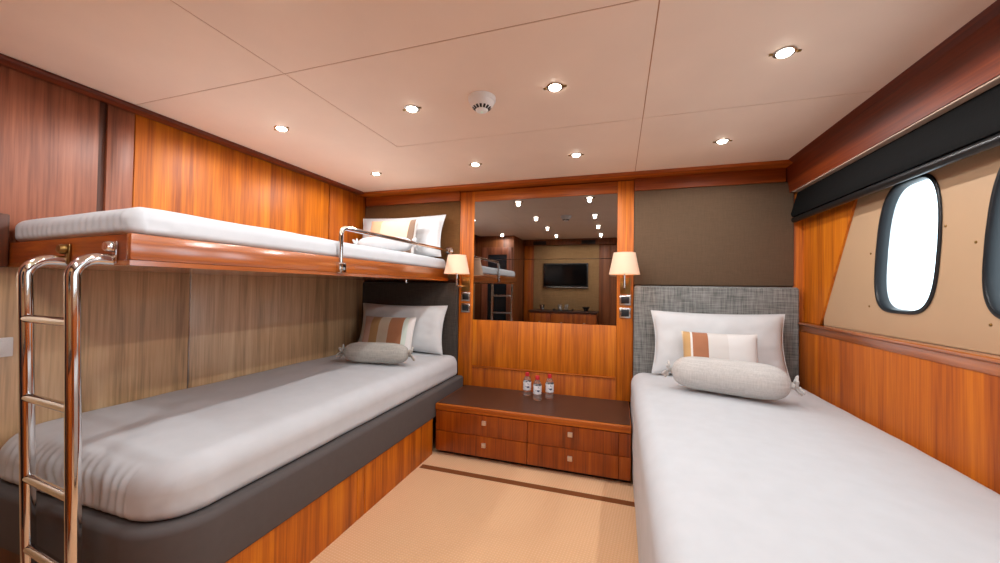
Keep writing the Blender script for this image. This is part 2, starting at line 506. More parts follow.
# ---- left wall: veneer panels
wl = boxo('wall_left', XL - 0.12, XL - 0.015, YR - 0.2, YB + 0.1, -0.05, ZC + 0.05, M['dark_wood'], bev=0)
tag(wl, 'wood panelled wall behind the bunk beds', kind='structure')
ZB = 1.30
def lpanel(y0, y1, z0, z1, mat, proud=0.0, bev=0.002):
    return boxo('wall_panel', XL - 0.016, XL + proud, y0, y1, z0, z1, mat, wl, bev)
lpanel(YR, 1.054, ZB, ZC, M['walnut'], 0.0)
lpanel(1.083, 1.184, ZB, ZC, M['walnut'], 0.0)
lpanel(1.186, 2.478, ZB, ZC, M['teak'], 0.004)
lpanel(2.496, YB, ZB, ZC, M['cherry'], -0.004)
lpanel(YR, 1.452, 0.0, ZB - 0.002, M['walnut_light'], 0.0)
lpanel(1.459, YB, 0.0, ZB - 0.002, M['walnut_light'], 0.0)
boxo('joint_strip', XL - 0.016, XL + 0.0012, 1.4525, 1.4585, 0.0, ZB - 0.002, M['steel'], wl, 0)
# crown along the left wall
t1 = boxo('trim_1', XL + 0.006, XCL, YR, YS + 0.001, ZC - 0.020, ZC - 0.0005, M['cherry_y'], bev=0.004)
tag(t1, 'slim wooden crown trim along the bunk wall ceiling', kind='structure')

# ---- back wall
wb = boxo('wall_back', XL - 0.12, XR + 0.155, YB + 0.02, YB + 0.14, -0.05, ZC + 0.05, M['dark_wood'], bev=0)
tag(wb, 'back wall with centre wood panelling and cloth panels', kind='structure')
XC0, XC1, XM0, XM1 = -1.310, 0.107, -1.180, -0.0115     # centre panelling and mirror edges
ZM0, ZM1 = 0.924, 1.930
boxo('centre_post', XC0, XM0 - 0.001, YB - 0.004, YB + 0.021, 0.36, ZC - 0.03, M['teak'], wb, 0.002)
boxo('centre_post', XM1 + 0.001, XC1, YB - 0.004, YB + 0.021, 0.36, ZC - 0.03, M['teak'], wb, 0.002)
boxo('top_rail', XM0, XM1, YB - 0.004, YB + 0.021, ZM1 + 0.001, ZC - 0.03, M['teak_h'], wb, 0.002)
boxo('centre_panel', XM0, XM1, YB - 0.004, YB + 0.021, 0.535, ZM0 - 0.001, M['teak'], wb, 0.003)
boxo('panel_moulding', XM0, XM1, YB - 0.012, YB + 0.0195, 0.523, 0.534, M['teak_h'], wb, 0.003)
boxo('lower_panel', XM0, XM1, YB - 0.003, YB + 0.021, 0.0, 0.522, M['cherry'], wb, 0.002)
boxo('cloth_panel', XL, XC0 - 0.002, YB - 0.006, YB + 0.021, 1.262, 1.9455, M['panel_brown'], wb, 0.006, 3)
boxo('cloth_panel', XC1 + 0.002, 1.112, YB - 0.012, YB + 0.021, 1.232, 1.9375, M['panel_olive'], wb, 0.008, 3)
boxo('wall_panel', 1.112, XR + 0.15, YB - 0.002, YB + 0.021, 0.0, ZC, M['teak'], wb, 0.001)
# pelmet strips above the cloth panels and the crown
t2 = boxo('trim_2', XL + 0.014, XC0 - 0.003, YB - 0.022, YB + 0.019, 1.946, ZC - 0.022, M['cherry_h'], bev=0.003)
tag(t2, 'wooden pelmet strip over the brown cloth above the bunk pillow', kind='structure')
t3 = boxo('trim_3', XC1 + 0.003, 1.062, YB - 0.022, YB + 0.019, 1.938, ZC - 0.022, M['cherry_h'], bev=0.003)
tag(t3, 'wooden pelmet strip over the olive cloth panel', kind='structure')
bm = prism(bmesh.new(), [(YS, ZC - 0.0005), (YS + 0.004, ZC - 0.020), (YS + 0.02, ZC - 0.0215), (YB + 0.019, ZC - 0.0215), (YB + 0.019, ZC - 0.0005)], 'x', XL + 0.013, XCR + 0.03)
t4 = build('trim_4', bm, M['teak_h'], smooth=False)
tag(t4, 'slim crown trim where the back wall meets the ceiling', kind='structure')

# ---- mirror (two panes with a hairline joint) set in the centre panelling
mr = empty('wall_mirror', ((XM0 + XM1) / 2, YB, ZM0))
tag(mr, 'large dark-tinted wall mirror between the two reading lamps', 'mirror')
boxo('mirror_pane', XM0 + 0.001, XM1 - 0.001, YB - 0.001, YB + 0.012, ZM0, 1.432, M['mirror'], mr, 0.0012, 1)
boxo('mirror_pane', XM0 + 0.001, XM1 - 0.001, YB - 0.001, YB + 0.012, 1.4335, ZM1, M['mirror'], mr, 0.0012, 1)

# ---- right wall: lower panelling, sill, hull lining with portholes, cornice
wr = boxo('wall_right', XR + 0.03, XR + 0.06, YR - 0.2, YB + 0.02, -0.05, 0.985, M['dark_wood'], bev=0)
tag(wr, 'panelled side wall below the portholes', kind='structure')
boxo('wall_panel', XR, XR + 0.031, YR, 1.20, 0.0, 0.9445, M['cherry'], wr, 0.002)
boxo('wall_panel', XR, XR + 0.031, 1.204, YB - 0.003, 0.0, 0.9445, M['cherry'], wr, 0.002)
boxo('cap_rail', XR - 0.003, XR + 0.031, YR, YB - 0.003, 0.945, 0.9855, M['teak_y'], wr, 0.002)
sill = boxo('trim_5', XR - 0.012, XR + 0.09, YR, YB - 0.003, 0.986, 1.003, M['teak_y'], bev=0.005, seg=3)
tag(sill, 'glossy wooden window sill running under the portholes', kind='structure')

XH = XR + 0.05        # hull lining face
kh = XH / 1.13
WINS = [1.965 * kh, 1.432 * kh, 0.899 * kh, 0.366 * kh]
def win_outline(yc, off=0.0, n=64):
    """porthole outline in the lining plane (y, z): a soft-cornered upright, slightly wider at the bottom"""
    pts = []
    zc, hh, hw = 1.400, 0.285 + off, 0.182 + off
    for i in range(n):
        a = 2 * math.pi * i / n
        c, s = math.cos(a), math.sin(a)
        e = 2 / 3.8
        u = math.copysign(abs(c) ** e, c); v = math.copysign(abs(s) ** e, s)
        wdt = hw * (1.0 - 0.13 * max(0, v) ** 1.5 + 0.0 * v)
        pts.append((yc + u * wdt - 0.030 * v, zc + v * hh))
    return pts
# lining plate with holes: built from strips round each opening
bm = bmesh.new()
LY0, LY1, LZ0, LZ1 = YR, 2.72, 1.004, 1.93
def ring_patch(bm, yc, ya, yb):
    o = win_outline(yc, 0.0)
    inner = [bm.verts.new((XH, p[0], p[1])) for p in o]
    inner_b = [bm.verts.new((XH + 0.02, p[0], p[1])) for p in o]
    outer = []
    for p in o:
        d = Vector((p[0] - yc, p[1] - 1.40))
        ty = ((yb - yc) / d.x if d.x > 1e-9 else ((ya - yc) / d.x if d.x < -1e-9 else 1e9))
        tz = ((LZ1 - 1.40) / d.y if d.y > 1e-9 else ((LZ0 - 1.40) / d.y if d.y < -1e-9 else 1e9))
        t = min(ty, tz)
        outer.append([yc + d.x * t, 1.40 + d.y * t])
    # snap the nearest outline point onto each rectangle corner
    for cy, cz in ((ya, LZ0), (yb, LZ0), (ya, LZ1), (yb, LZ1)):
        k = min(range(len(outer)), key=lambda i: (outer[i][0] - cy) ** 2 + (outer[i][1] - cz) ** 2)
        outer[k] = [cy, cz]
    ov = [bm.verts.new((XH, p[0], p[1])) for p in outer]
    n = len(o)
    for i in range(n):
        j = (i + 1) % n
        bm.faces.new((inner[i], inner[j], ov[j], ov[i]))
        bm.faces.new((inner[i], inner_b[i], inner_b[j], inner[j]))
edges = [2.72]
for a, b in zip(WINS, WINS[1:]): edges.append((a + b) / 2)
edges.append(YR)
for i, yc in enumerate(WINS): ring_patch(bm, yc, edges[i + 1], edges[i])
bmesh.ops.remove_doubles(bm, verts=bm.verts, dist=0.0005)
lining = build('wall_hull', bm, M['beige'], smooth=False)
tag(lining, 'beige hull lining with round-cornered portholes', kind='structure')
# outer hull skin blocks stray light round the openings
bm = bmesh.new()
def hull_ring(yc, ya, yb):
    o = win_outline(yc, 0.004)
    n = len(o)
    inn = [bm.verts.new((XH + 0.11, p[0], p[1])) for p in o]
    inn_b = [bm.verts.new((XH + 0.0365, p[0], p[1])) for p in o]
    outer = []
    for p in o:
        d = Vector((p[0] - yc, p[1] - 1.40))
        ty = ((yb - yc) / d.x if d.x > 1e-9 else ((ya - yc) / d.x if d.x < -1e-9 else 1e9))
        tz = ((2.2 - 1.40) / d.y if d.y > 1e-9 else ((-0.1 - 1.40) / d.y if d.y < -1e-9 else 1e9))
        t = min(ty, tz)
        outer.append([yc + d.x * t, 1.40 + d.y * t])
    for cy, cz in ((ya, -0.1), (yb, -0.1), (ya, 2.2), (yb, 2.2)):
        k = min(range(n), key=lambda i: (outer[i][0] - cy) ** 2 + (outer[i][1] - cz) ** 2)
        outer[k] = [cy, cz]
    ov = [bm.verts.new((XH + 0.11, p[0], p[1])) for p in outer]
    for i in range(n):
        j = (i + 1) % n
        bm.faces.new((inn[i], inn[j], ov[j], ov[i]))
        bm.faces.new((inn[i], inn_b[i], inn_b[j], inn[j]))
e2 = list(edges); e2[0] = YB + 0.15; e2[-1] = YR - 0.2
for i, yc in enumerate(WINS): hull_ring(yc, e2[i + 1], e2[i])
hs = build('wall_outer_hull', bm, M['white_plastic'], smooth=False)
tag(hs, 'white outer hull skin around the portholes', kind='structure')
# portholes
for i, yc in enumerate(WINS):
    wn = empty('window_%d' % (i + 1), (XH, yc, 1.115))
    tag(wn, 'round-cornered porthole with black rubber frame', kind='structure')
    bm = bmesh.new()
    prof = [(0.006, -0.002), (0.005, -0.006), (0.0, -0.008), (-0.007, -0.007), (-0.011, 0.0), (-0.011, 0.034), (0.004, 0.036), (0.004, 0.0)]
    rings = []
    for off, dx in prof:
        rings.append([bm.verts.new((XH + dx, p[0], p[1])) for p in win_outline(yc, off)])
    for a, b in zip(rings, rings[1:] + rings[:1]):
        for k in range(len(a)): bm.faces.new((a[k], a[(k + 1) % len(a)], b[(k + 1) % len(a)], b[k]))
    build('window_frame', bm, M['rubber'], wn)
    bm = bmesh.new()
    f1 = [bm.verts.new((XH + 0.030, p[0], p[1])) for p in win_outline(yc, -0.0105)]
    bm.faces.new(f1)
    build('window_pane', bm, M['glass'], wn, smooth=False)
    ld = bpy.data.lights.new('portal', 'AREA'); ld.shape = 'RECTANGLE'; ld.size = 0.56; ld.size_y = 0.36
    ld.cycles.is_portal = True
    lo = bpy.data.objects.new('daylight_portal', ld); link(lo)
    lo.location = (XH + 0.115, yc, 1.40); lo.rotation_euler = (0, math.pi / 2, 0)
# dome fasteners on the lining
for (yy, zz) in [(1.769, 1.446), (2.188, 1.384), (1.876, 1.136), (1.650, 1.373), (1.600, 1.103), (2.20, 1.136)]:
    bm = lathe(bmesh.new(), [(0.0055, 0.0005), (0.005, -0.002), (0.003, -0.0032), (0, -0.0035)], (XH, yy * kh, 1.199 + (zz - 1.199) * kh), 'x', 10)
    build('dome_screw', bm, M['brass'], lining)
# slanted wooden end panel beside the portholes
kk = (XH - 0.006) / 1.13
d0 = (2.638 * kk, 1.004); d1 = (2.293 * kk, 1.199 + (1.672 - 1.199) * kk)
sl = (d1[0] - d0[0]) / (d1[1] - d0[1])
dt = (d0[0] + sl * (1.93 - d0[1]), 1.93)
bm = prism(bmesh.new(), [d0, (YB - 0.003, 1.004), (YB - 0.003, 1.93), dt], 'x', XH - 0.012, XH - 0.0005)
t6 = build('trim_6', bevel_all(bm, 0.002), M['teak'])
tag(t6, 'wooden end panel with slanted edge beside the portholes', kind='structure')
# cornice over the blind
bm = prism(bmesh.new(), [(XCR, ZC - 0.0005), (XCR + 0.030, ZC - 0.022), (XR - 0.045, 1.862), (XR - 0.02, 1.862), (XR - 0.01, 1.93), (XH + 0.075, 1.93), (XH + 0.075, ZC - 0.0005)], 'y', YR, YB - 0.003)
t7 = build('trim_7', bm, M['cherry_y'], smooth=False)
tag(t7, 'deep wooden cornice above the black blind', kind='structure')

# ------------------------------------------------------------------ black blind
YBL = YB - 0.035
bl = empty('roller_blind', (XR, 1.2, 1.67))
tag(bl, 'black fabric roller blind cassette above the portholes', 'blind')
bm = prism(bmesh.new(), [(XR - 0.008, 1.855), (XR - 0.034, 1.76), (XR - 0.046, 1.715), (XR - 0.040, 1.694), (XR + 0.02, 1.690), (XR + 0.034, 1.855)], 'y', YR + 0.02, YBL)
build('valance', bevel_all(bm, 0.005, 3), M['blind'], bl)
bm = tube(bmesh.new(), [(XR - 0.028, YR + 0.02, 1.673), (XR - 0.028, YBL - 0.004, 1.673)], 0.0175, 12)
build('bottom_bar', bm, M['black'], bl)
boxo('head_strip', XR - 0.040, XR + 0.02, YR + 0.02, YBL - 0.008, 1.8555, 1.8615, M['pelmet_strip'], bl, 0.001, 1)

# ------------------------------------------------------------------ rear of the room (seen in the mirror)
wq = boxo('wall_rear', XL - 0.1, XR + 0.3, YR - 0.12, YR - 0.001, -0.05, ZC + 0.05, M['rear_wood'], bev=0)
tag(wq, 'rear wall with tan cloth panel seen in the mirror', kind='structure')
boxo('cloth_panel', -1.43, -0.313, YR - 0.002, YR + 0.012, 0.75, 1.95, M['tan'], wq, 0.004)
boxo('wall_panel', -1.60, -1.434, YR - 0.002, YR + 0.014, 0.0, 1.95, M['cherry'], wq, 0.003)
boxo('wall_panel', -0.309, -0.12, YR - 0.002, YR + 0.014, 0.0, 1.95, M['rear_wood'], wq, 0.003)
boxo('speaker_grille', -1.43, -1.20, YR + 0.03, YR + 0.082, 1.953, 2.02, M['black'], wq, 0.003)
boxo('speaker_grille', -0.60, -0.37, YR + 0.03, YR + 0.082, 1.953, 2.02, M['black'], wq, 0.003)
t8 = boxo('trim_8', -1.62, XR - 0.06, YR, YR + 0.08, 1.95, ZC - 0.0005, M['rear_wood'], bev=0.003)
tag(t8, 'dark wooden cornice over the television wall', kind='structure')
dr = empty('door_2', (0.40, YR, 0))
tag(dr, 'dark wooden cabin door in the rear wall', kind='structure')
boxo('door_leaf', 0.02, 0.74, YR, YR + 0.03, 0.01, 1.90, M['rear_wood'], dr, 0.003)
bm = tube(bmesh.new(), [(0.09, YR + 0.031, 1.0), (0.09, YR + 0.07, 1.0), (0.10, YR + 0.075, 1.0), (0.20, YR + 0.075, 1.0)], 0.009, 10)
build('door_handle', bm, M['steel'], dr)
# closet block on the left with a dark door
wk = boxo('wall_closet', XL - 0.01, -1.62, YR, 0.11, 0.0, ZC - 0.001, M['rear_wood'], bev=0.003)
tag(wk, 'dark wooden closet block opposite the bunk foot', kind='structure')
dk = empty('door_1', (-1.90, 0.12, 0))
tag(dk, 'closet door with dark glass panel in a brown frame', kind='structure')
bm = bmesh.new()
for b_ in ((-2.16, -2.06, 0.03, 1.86), (-1.73, -1.65, 0.03, 1.86), (-2.06, -1.73, 1.74, 1.86), (-2.06, -1.73, 0.03, 0.16)):
    box(bm, b_[0], b_[1], 0.111, 0.135, b_[2], b_[3], 0.002)
build('door_frame', bm, M['walnut'], dk)
boxo('door_pane', -2.06, -1.73, 0.111, 0.122, 0.16, 1.74, M['door_dark'], dk, 0)
# television
tv = empty('television', (-0.87, YR + 0.014, 1.20))
tag(tv, 'flat black television on the tan rear wall seen in the mirror', 'television')
boxo('bezel', -1.25, -0.487, YR + 0.013, YR + 0.055, 1.205, 1.634, M['black'], tv, 0.004)
boxo('screen', -1.228, -0.509, YR + 0.0545, YR + 0.0565, 1.25, 1.615, M['tv'], tv, 0)
boxo('trim_bar', -1.25, -0.487, YR + 0.0545, YR + 0.0575, 1.212, 1.226, M['steel'], tv, 0.001)
# sideboard under it
sb = empty('sideboard', (-0.87, -0.36, 0))
tag(sb, 'long wooden sideboard under the television seen in the mirror', 'sideboard')
boxo('top', -1.43, -0.315, YR + 0.013, -0.16, 0.80, 0.83, M['dresser_top'], sb, 0.004)
boxo('body', -1.42, -0.325, YR + 0.015, -0.18, 0.05, 0.7995, M['drawer'], sb, 0.003)
for i in range(3):
    x0 = -1.415 + i * 0.362
    d_ = boxo('door', x0, x0 + 0.356, -0.1795, -0.165, 0.07, 0.785, M['cherry'], sb, 0.003)
    boxo('knob', x0 + 0.16, x0 + 0.19, -0.1645, -0.15, 0.62, 0.65, M['knob'], d_, 0.003)
for i, (xx, hh, nm, lb, mt) in enumerate([(-1.23, 0.09, 'cup', 'small chrome cup on the sideboard beside the tray', 'chrome'), (-0.50, 0.07, 'bowl', 'low dark bowl on the sideboard', 'black')]):
    bm = lathe(bmesh.new(), [(0, 0), (0.03, 0), (0.036, hh * 0.4), (0.045 + 0.02 * i, hh), (0.040 + 0.02 * i, hh), (0.030, hh * 0.4), (0, 0.01)], (xx, -0.32, 0.8305), 'z', 20)
    tag(build(nm, bm, M[mt]), lb, nm)
tr_ = empty('serving_tray', (-0.87, -0.33, 0.8305))
tag(tr_, 'dark serving tray with two glasses on the sideboard', 'tray')
bm = bmesh.new(); box(bm, -1.03, -0.71, -0.43, -0.23, 0.8305, 0.838, 0.003); box(bm, -1.03, -1.02, -0.43, -0.23, 0.838, 0.86, 0.002); box(bm, -0.72, -0.71, -0.43, -0.23, 0.838, 0.86, 0.002)
build('tray_body', bm, M['black'], tr_)
for xx in (-0.93, -0.82):
    bm = lathe(bmesh.new(), [(0, 0), (0.03, 0), (0.034, 0.09), (0.031, 0.09), (0.027, 0.006), (0, 0.006)], (xx, -0.33, 0.8385), 'z', 18)
    tag(build('drinking_glass', bm, M['bottle']), 'clear tumbler on the dark tray, on the %s side' % ('cup' if xx < -0.9 else 'bowl'), 'glass', 'tumblers on the tray')

# ------------------------------------------------------------------ headboards
def headboard(x0, x1, z0, z1, mat, label, ydep):
    bm = box(bmesh.new(), x0, x1, YB - ydep, YB - 0.0065, z0, z1, 0.018, 4)
    return tag(build('headboard', bm, mat), label, 'headboard')
headboard(XL + 0.002, XC0 - 0.003, 0.452, 1.235, M['head_dark'], 'charcoal cloth headboard under the upper bunk', 0.03)
headboard(XC1 + 0.004, 1.128, 0.30, 1.228, M['head_grey'], 'grey woven headboard behind the bed beside the portholes', 0.055)

# ------------------------------------------------------------------ dresser
DX0, DX1, DY0, DZ = -1.242, 0.084, 2.411, 0.367
ds = empty('dresser', ((DX0 + DX1) / 2, 2.7, 0))
tag(ds, 'low wooden dresser with drawers and dark top between the beds', 'dresser')
boxo('carcass', DX0 + 0.004, DX1, DY0 + 0.02, YB - 0.013, 0.030, 0.3195, M['drawer'], ds, 0.002)
boxo('toe_kick', DX0 + 0.01, DX1, DY0 + 0.05, YB - 0.02, 0.0, 0.0295, M['black'], ds, 0)
boxo('top_board', DX0, DX1, DY0 - 0.006, YB - 0.013, 0.320, DZ - 0.003, M['teak_h'], ds, 0.007, 3)
boxo('leather_inset', DX0 + 0.012, DX1 - 0.006, DY0 + 0.012, YB - 0.016, DZ - 0.004, DZ, M['dresser_top'], ds, 0.001, 1)
for (x0, x1, kx) in ((DX0 + 0.006, -0.5675, -0.869), (-0.5645, 0.0105, -0.2845)):
    for (z0, z1, kz) in ((0.176, 0.316, 0.268), (0.034, 0.173, 0.116)):
        d_ = boxo('drawer', x0, x1, DY0, DY0 + 0.0195, z0, z1, M['drawer'], ds, 0.002)
        boxo('knob', kx - 0.015, kx + 0.015, DY0 - 0.014, DY0 - 0.0002, kz - 0.015, kz + 0.015, M['knob'], d_, 0.003)
for (z0, z1) in ((0.176, 0.316), (0.034, 0.173)):
    boxo('side_panel', 0.0135, DX1 - 0.002, DY0, DY0 + 0.0195, z0, z1, M['drawer'], ds, 0.002)

# ------------------------------------------------------------------ lower bunk bed
XBL, YFT = -1.246, 0.722
lb = empty('single_bed', (-1.75, 1.85, 0))
tag(lb, 'built-in bed with grey suede rail and wooden plinth under the bunk', 'bed')
bm = soft_slab(XL + 0.002, XBL, YFT, YB - 0.031, 0.258, 0.452, [0.01, 0.17, 0.01, 0.01], 0.022, 0.012, ns=16, nz=3, nin=6)
build('upholstered_rail', bm, M['rail_cloth'], lb)
# plinth: end panel, curved corner and front panels
def arcpts(cx, cy, r, a0, a1, n=10): return [(cx + r * math.cos(a0 + (a1 - a0) * k / n), cy + r * math.sin(a0 + (a1 - a0) * k / n)) for k in range(n + 1)]
pr = 0.15
ox, oy = XBL - 0.012, YFT + 0.012
def band(pts_out, pts_in): return pts_out + pts_in[::-1]
bm = prism(bmesh.new(), [(XL + 0.002, oy), (ox - pr, oy), (ox - pr, oy + 0.02), (XL + 0.002, oy + 0.02)], 'z', 0.0, 0.2575)
build('plinth_end', bm, M['dark_wood'], lb, smooth=False)
bm = prism(bmesh.new(), band(arcpts(ox - pr, oy + pr, pr, -math.pi / 2, 0), arcpts(ox - pr, oy + pr, pr - 0.02, -math.pi / 2, 0)), 'z', 0.0, 0.2575)
build('plinth_corner', bm, M['cherry'], lb)
segs = [(oy + pr, 1.598), (1.602, 1.655), (1.659, 2.405)]
for (ya, yb_) in segs:
    boxo('plinth_panel', ox - 0.02, ox, ya, yb_, 0.0, 0.2575, M['teak'], lb, 0.0015)

def mattress_disp(x0, x1, y0, y1, z0, z1, amp=0.006, crown=0.02, pleat=0.0, seed=0.0, front_pucker=0.0):
    def f(c):
        q = Vector((c.x * 3.2 + seed, c.y * 2.4, c.z * 6))
        tz = (c.z - z0) / (z1 - z0)
        u = (c.x - (x0 + x1) / 2) / ((x1 - x0) / 2); v = (c.y - (y0 + y1) / 2) / ((y1 - y0) / 2)
        if tz > 0.8:
            c.z += crown * max(0, 1 - u * u) * max(0, 1 - v ** 6) * tz
            c.z += amp * (noise.noise(q) + 0.4 * noise.noise(q * 2.7))
        else:
            s = noise.noise(q * 1.7) * amp * 0.8
            c.x += s * (1 if u > 0.9 else (-1 if u < -0.9 else 0))
        # pleats on the foot end
        if pleat and v < -0.90 and tz < 0.97:
            k = min(1, tz / 0.2) * min(1, (0.97 - tz) / 0.2)
            c.y += pleat * k * (math.sin(c.x * 150 + 5 * noise.noise(Vector((c.x * 5, c.z * 9, seed)))) + 0.8 * noise.noise(Vector((c.x * 45, c.z * 6, 2)))) * 0.6
        if front_pucker and u > 0.75 and v < -0.86 and tz > 0.05:
            kf = min(1, (u - 0.75) / 0.2) * min(1, (-0.86 - v) / 0.08)
            rr = noise.noise(Vector((c.x * 34, c.y * 34, c.z * 22 + seed)))
            c.x += front_pucker * kf * rr; c.y += front_pucker * kf * rr * 0.7
        return c
    return f
mx0, mx1, my0, my1 = XL + 0.012, -1.285, 0.752, 2.905
bm = soft_slab(mx0, mx1, my0, my1, 0.453, 0.625, [0.14, 0.15, 0.04, 0.03], 0.08, 0.03, ns=130, nz=12, nin=16,
               disp=mattress_disp(mx0, mx1, my0, my1, 0.453, 0.625, 0.007, 0.02, 0.0055, 1.0, 0.016))
tag(build('mattress', bm, M['linen'], angle=80), 'white duvet-covered mattress on the lower bunk with pleated foot end', 'mattress')

# ------------------------------------------------------------------ right bed
rb = empty('single_bed', (0.62, 1.6, 0))
tag(rb, 'single bed fully draped in a white cover beside the portholes', 'bed')
boxo('bed_base', 0.15, XR - 0.03, 0.50, 2.88, 0.0, 0.045, M['black'], rb, 0.002)
rx0, rx1, ry0, ry1 = 0.092, XR - 0.004, 0.45, 2.888
bm = soft_slab(rx0, rx1, ry0, ry1, 0.046, 0.612, [0.08, 0.05, 0.03, 0.10], 0.075, 0.03, ns=70, nz=12, nin=16,
               disp=mattress_disp(rx0, rx1, ry0, ry1, 0.046, 0.612, 0.006, 0.022, 0, 5.0))
build('draped_cover', bm, M['linen'], rb, angle=80)

# ------------------------------------------------------------------ upper bunk
XU, UZ = -1.40, 1.250
UYR, UYW = 0.722, 0.790          # the foot end runs slightly askew: rail end and wall end
def foot_y(x): return UYR + (UYW - UYR) * (XU - x) / (XU - XL)
ub = empty('upper_bunk', (-1.84, 1.85, UZ))
tag(ub, 'wooden fold-down upper bunk fixed to the panelled wall', 'bunk')
XW = XL + 0.006
bm = prism(bmesh.new(), [(XW, foot_y(XW)), (XU, UYR), (XU, YB - 0.034), (XW, YB - 0.034)], 'z', UZ, UZ + 0.016)
build('base_board', bevel_all(bm, 0.004), M['teak_y'], ub)
boxo('side_rail', XU - 0.024, XU - 0.002, UYR + 0.002, YB - 0.034, UZ + 0.0165, 1.348, M['teak_y'], ub, 0.004)
xa, xb = XW, XU - 0.0245
bm = prism(bmesh.new(), [(xa, foot_y(xa) + 0.002), (xb, foot_y(xb) + 0.002), (xb, foot_y(xb) + 0.024), (xa, foot_y(xa) + 0.024)], 'z', UZ + 0.0165, 1.345)
build('foot_board', bevel_all(bm, 0.003), M['cherry_h'], ub)
boxo('wall_bracket', XL + 0.0125, XL + 0.05, 0.66, 0.785, UZ, 1.455, M['dark_wood'], ub, 0.006)
# chrome guard rail
gx = XU + 0.006
pts = [(gx, 1.60, 1.268), (gx, 1.60, 1.455)] + arc((gx, 1.64, 1.465), 0.04, math.pi, math.pi / 2, 6, (0, 1, 0), (0, 0, 1)) + [(gx, 2.2, 1.507), (gx - 0.012, YB - 0.04, 1.512)]
build('guard_rail', tube(bmesh.new(), pts, 0.0125, 14), M['chrome'], ub)
boxo('rail_clamp', XU - 0.0015, XU + 0.026, 1.574, 1.626, 1.262, 1.318, M['chrome'], ub, 0.006, 3)
bm = lathe(bmesh.new(), [(0, 0.0), (0.036, 0.0), (0.036, -0.008), (0.028, -0.016), (0.020, -0.022), (0.020, -0.040), (0.012, -0.044), (0, -0.044)], (gx - 0.012, YB - 0.008, 1.512), 'y', 24)
build('wall_rose', bm, M['chrome'], ub)
bm = tube(bmesh.new(), [(-1.62, 2.60, UZ - 0.022), (-1.62, 2.60, UZ - 0.0005)], 0.008, 10)
build('latch_pin', bm, M['chrome'], ub)

ux0, ux1, uy0, uy1 = XL + 0.014, -1.412, 0.728, 2.905
def ud(c):
    c = mattress_disp(ux0, ux1, uy0, uy1, 1.352, 1.438, 0.006, 0.010, 0.002, 9.0, 0.012)(c)
    c.y += (UYW - UYR) * (ux1 - c.x) / (ux1 - ux0) * max(0, 1 - (c.y - uy0) / 1.2)
    return c
bm = soft_slab(ux0, ux1, uy0, uy1, 1.3495, 1.438, [0.06, 0.05, 0.03, 0.03], 0.040, 0.02, ns=110, nz=8, nin=14, disp=ud)
tag(build('mattress', bm, M['linen'], angle=80), 'thin white-covered mattress on the upper bunk', 'mattress')

# ------------------------------------------------------------------ ladder
ld_ = empty('bunk_ladder', (-1.64, 0.68, 0))
tag(ld_, 'polished chrome ladder hooked on the foot of the upper bunk', 'ladder')
HX = ((-1.787, 0.660, 0.697), (-1.492, 0.640, 0.670))     # x, y below the bend, y at the floor
for hx, ya, yb_ in HX:
    top = 1.268; fy = foot_y(hx); rr = 0.055
    pts = [(hx, fy - 0.003, top)] + arc((hx, ya + rr, top - rr), rr, math.pi / 2, math.pi, 8, (0, 1, 0), (0, 0, 1)) + [(hx, ya + (yb_ - ya) * 0.35, 0.8), (hx, yb_, 0.012)]
    st = build('stile', tube(bmesh.new(), pts, 0.0170, 18), M['chrome'], ld_)
    bm = box(bmesh.new(), hx + 0.006, hx + 0.026, fy - 0.008, fy - 0.0005, 1.256, 1.325, 0.002)
    lathe(bm, [(0, -0.022), (0.013, -0.021), (0.0165, -0.013), (0.0165, 0.0), (0, 0.0)], (hx + 0.004, fy - 0.003, 1.307), 'y', 16)
    build('hook', bm, M['brass'] if hx < -1.7 else M['chrome'], st)
    bm = lathe(bmesh.new(), [(0, 0), (0.021, 0), (0.021, 0.02), (0.0176, 0.024)], (hx, yb_, 0.0), 'z', 16)
    build('rubber_foot', bm, M['black'], st)
for rz in (1.080, 0.830, 0.573, 0.348, 0.115):
    t = (1.2 - rz) / 1.2
    p2 = [(hx, ya + (yb_ - ya) * t, rz) for hx, ya, yb_ in HX]
    build('rung', tube(bmesh.new(), p2, 0.0135, 14), M['chrome'], ld_)

# ------------------------------------------------------------------ pillows, cushions, bolsters
def place(ob, loc, tilt, rz=0.0):
    ob.location = loc
    ob.rotation_euler = (-math.radians(tilt), 0, math.radians(rz))
    return ob
def pillow(label, wd, ht, th, loc, tilt, rz=0, k=0.06, seed=0, group=None):
    p = build('pillow', pillow_bm(wd, ht, th, k, 40, 0.008, seed), M['pillow_linen'], None, angle=80, loc=Vector((0, 0, 0)))
    tag(p, label, 'pillow', group)
    e = closed_tube(bmesh.new(), pillow_edge(wd, ht, k), 0.0035)
    build('piping', e, M['pillow_linen'], p, loc=Vector((0, 0, 0)))
    return place(p, loc, tilt, rz)
def cushion(label, mat, wd, ht, th, loc, tilt, rz=0, k=0.05, seed=0):
    p = build('cushion', pillow_bm(wd, ht, th, k, 32, 0.005, seed), mat, None, angle=80, loc=Vector((0, 0, 0)))
    tag(p, label, 'cushion')
    return place(p, loc, tilt, rz)
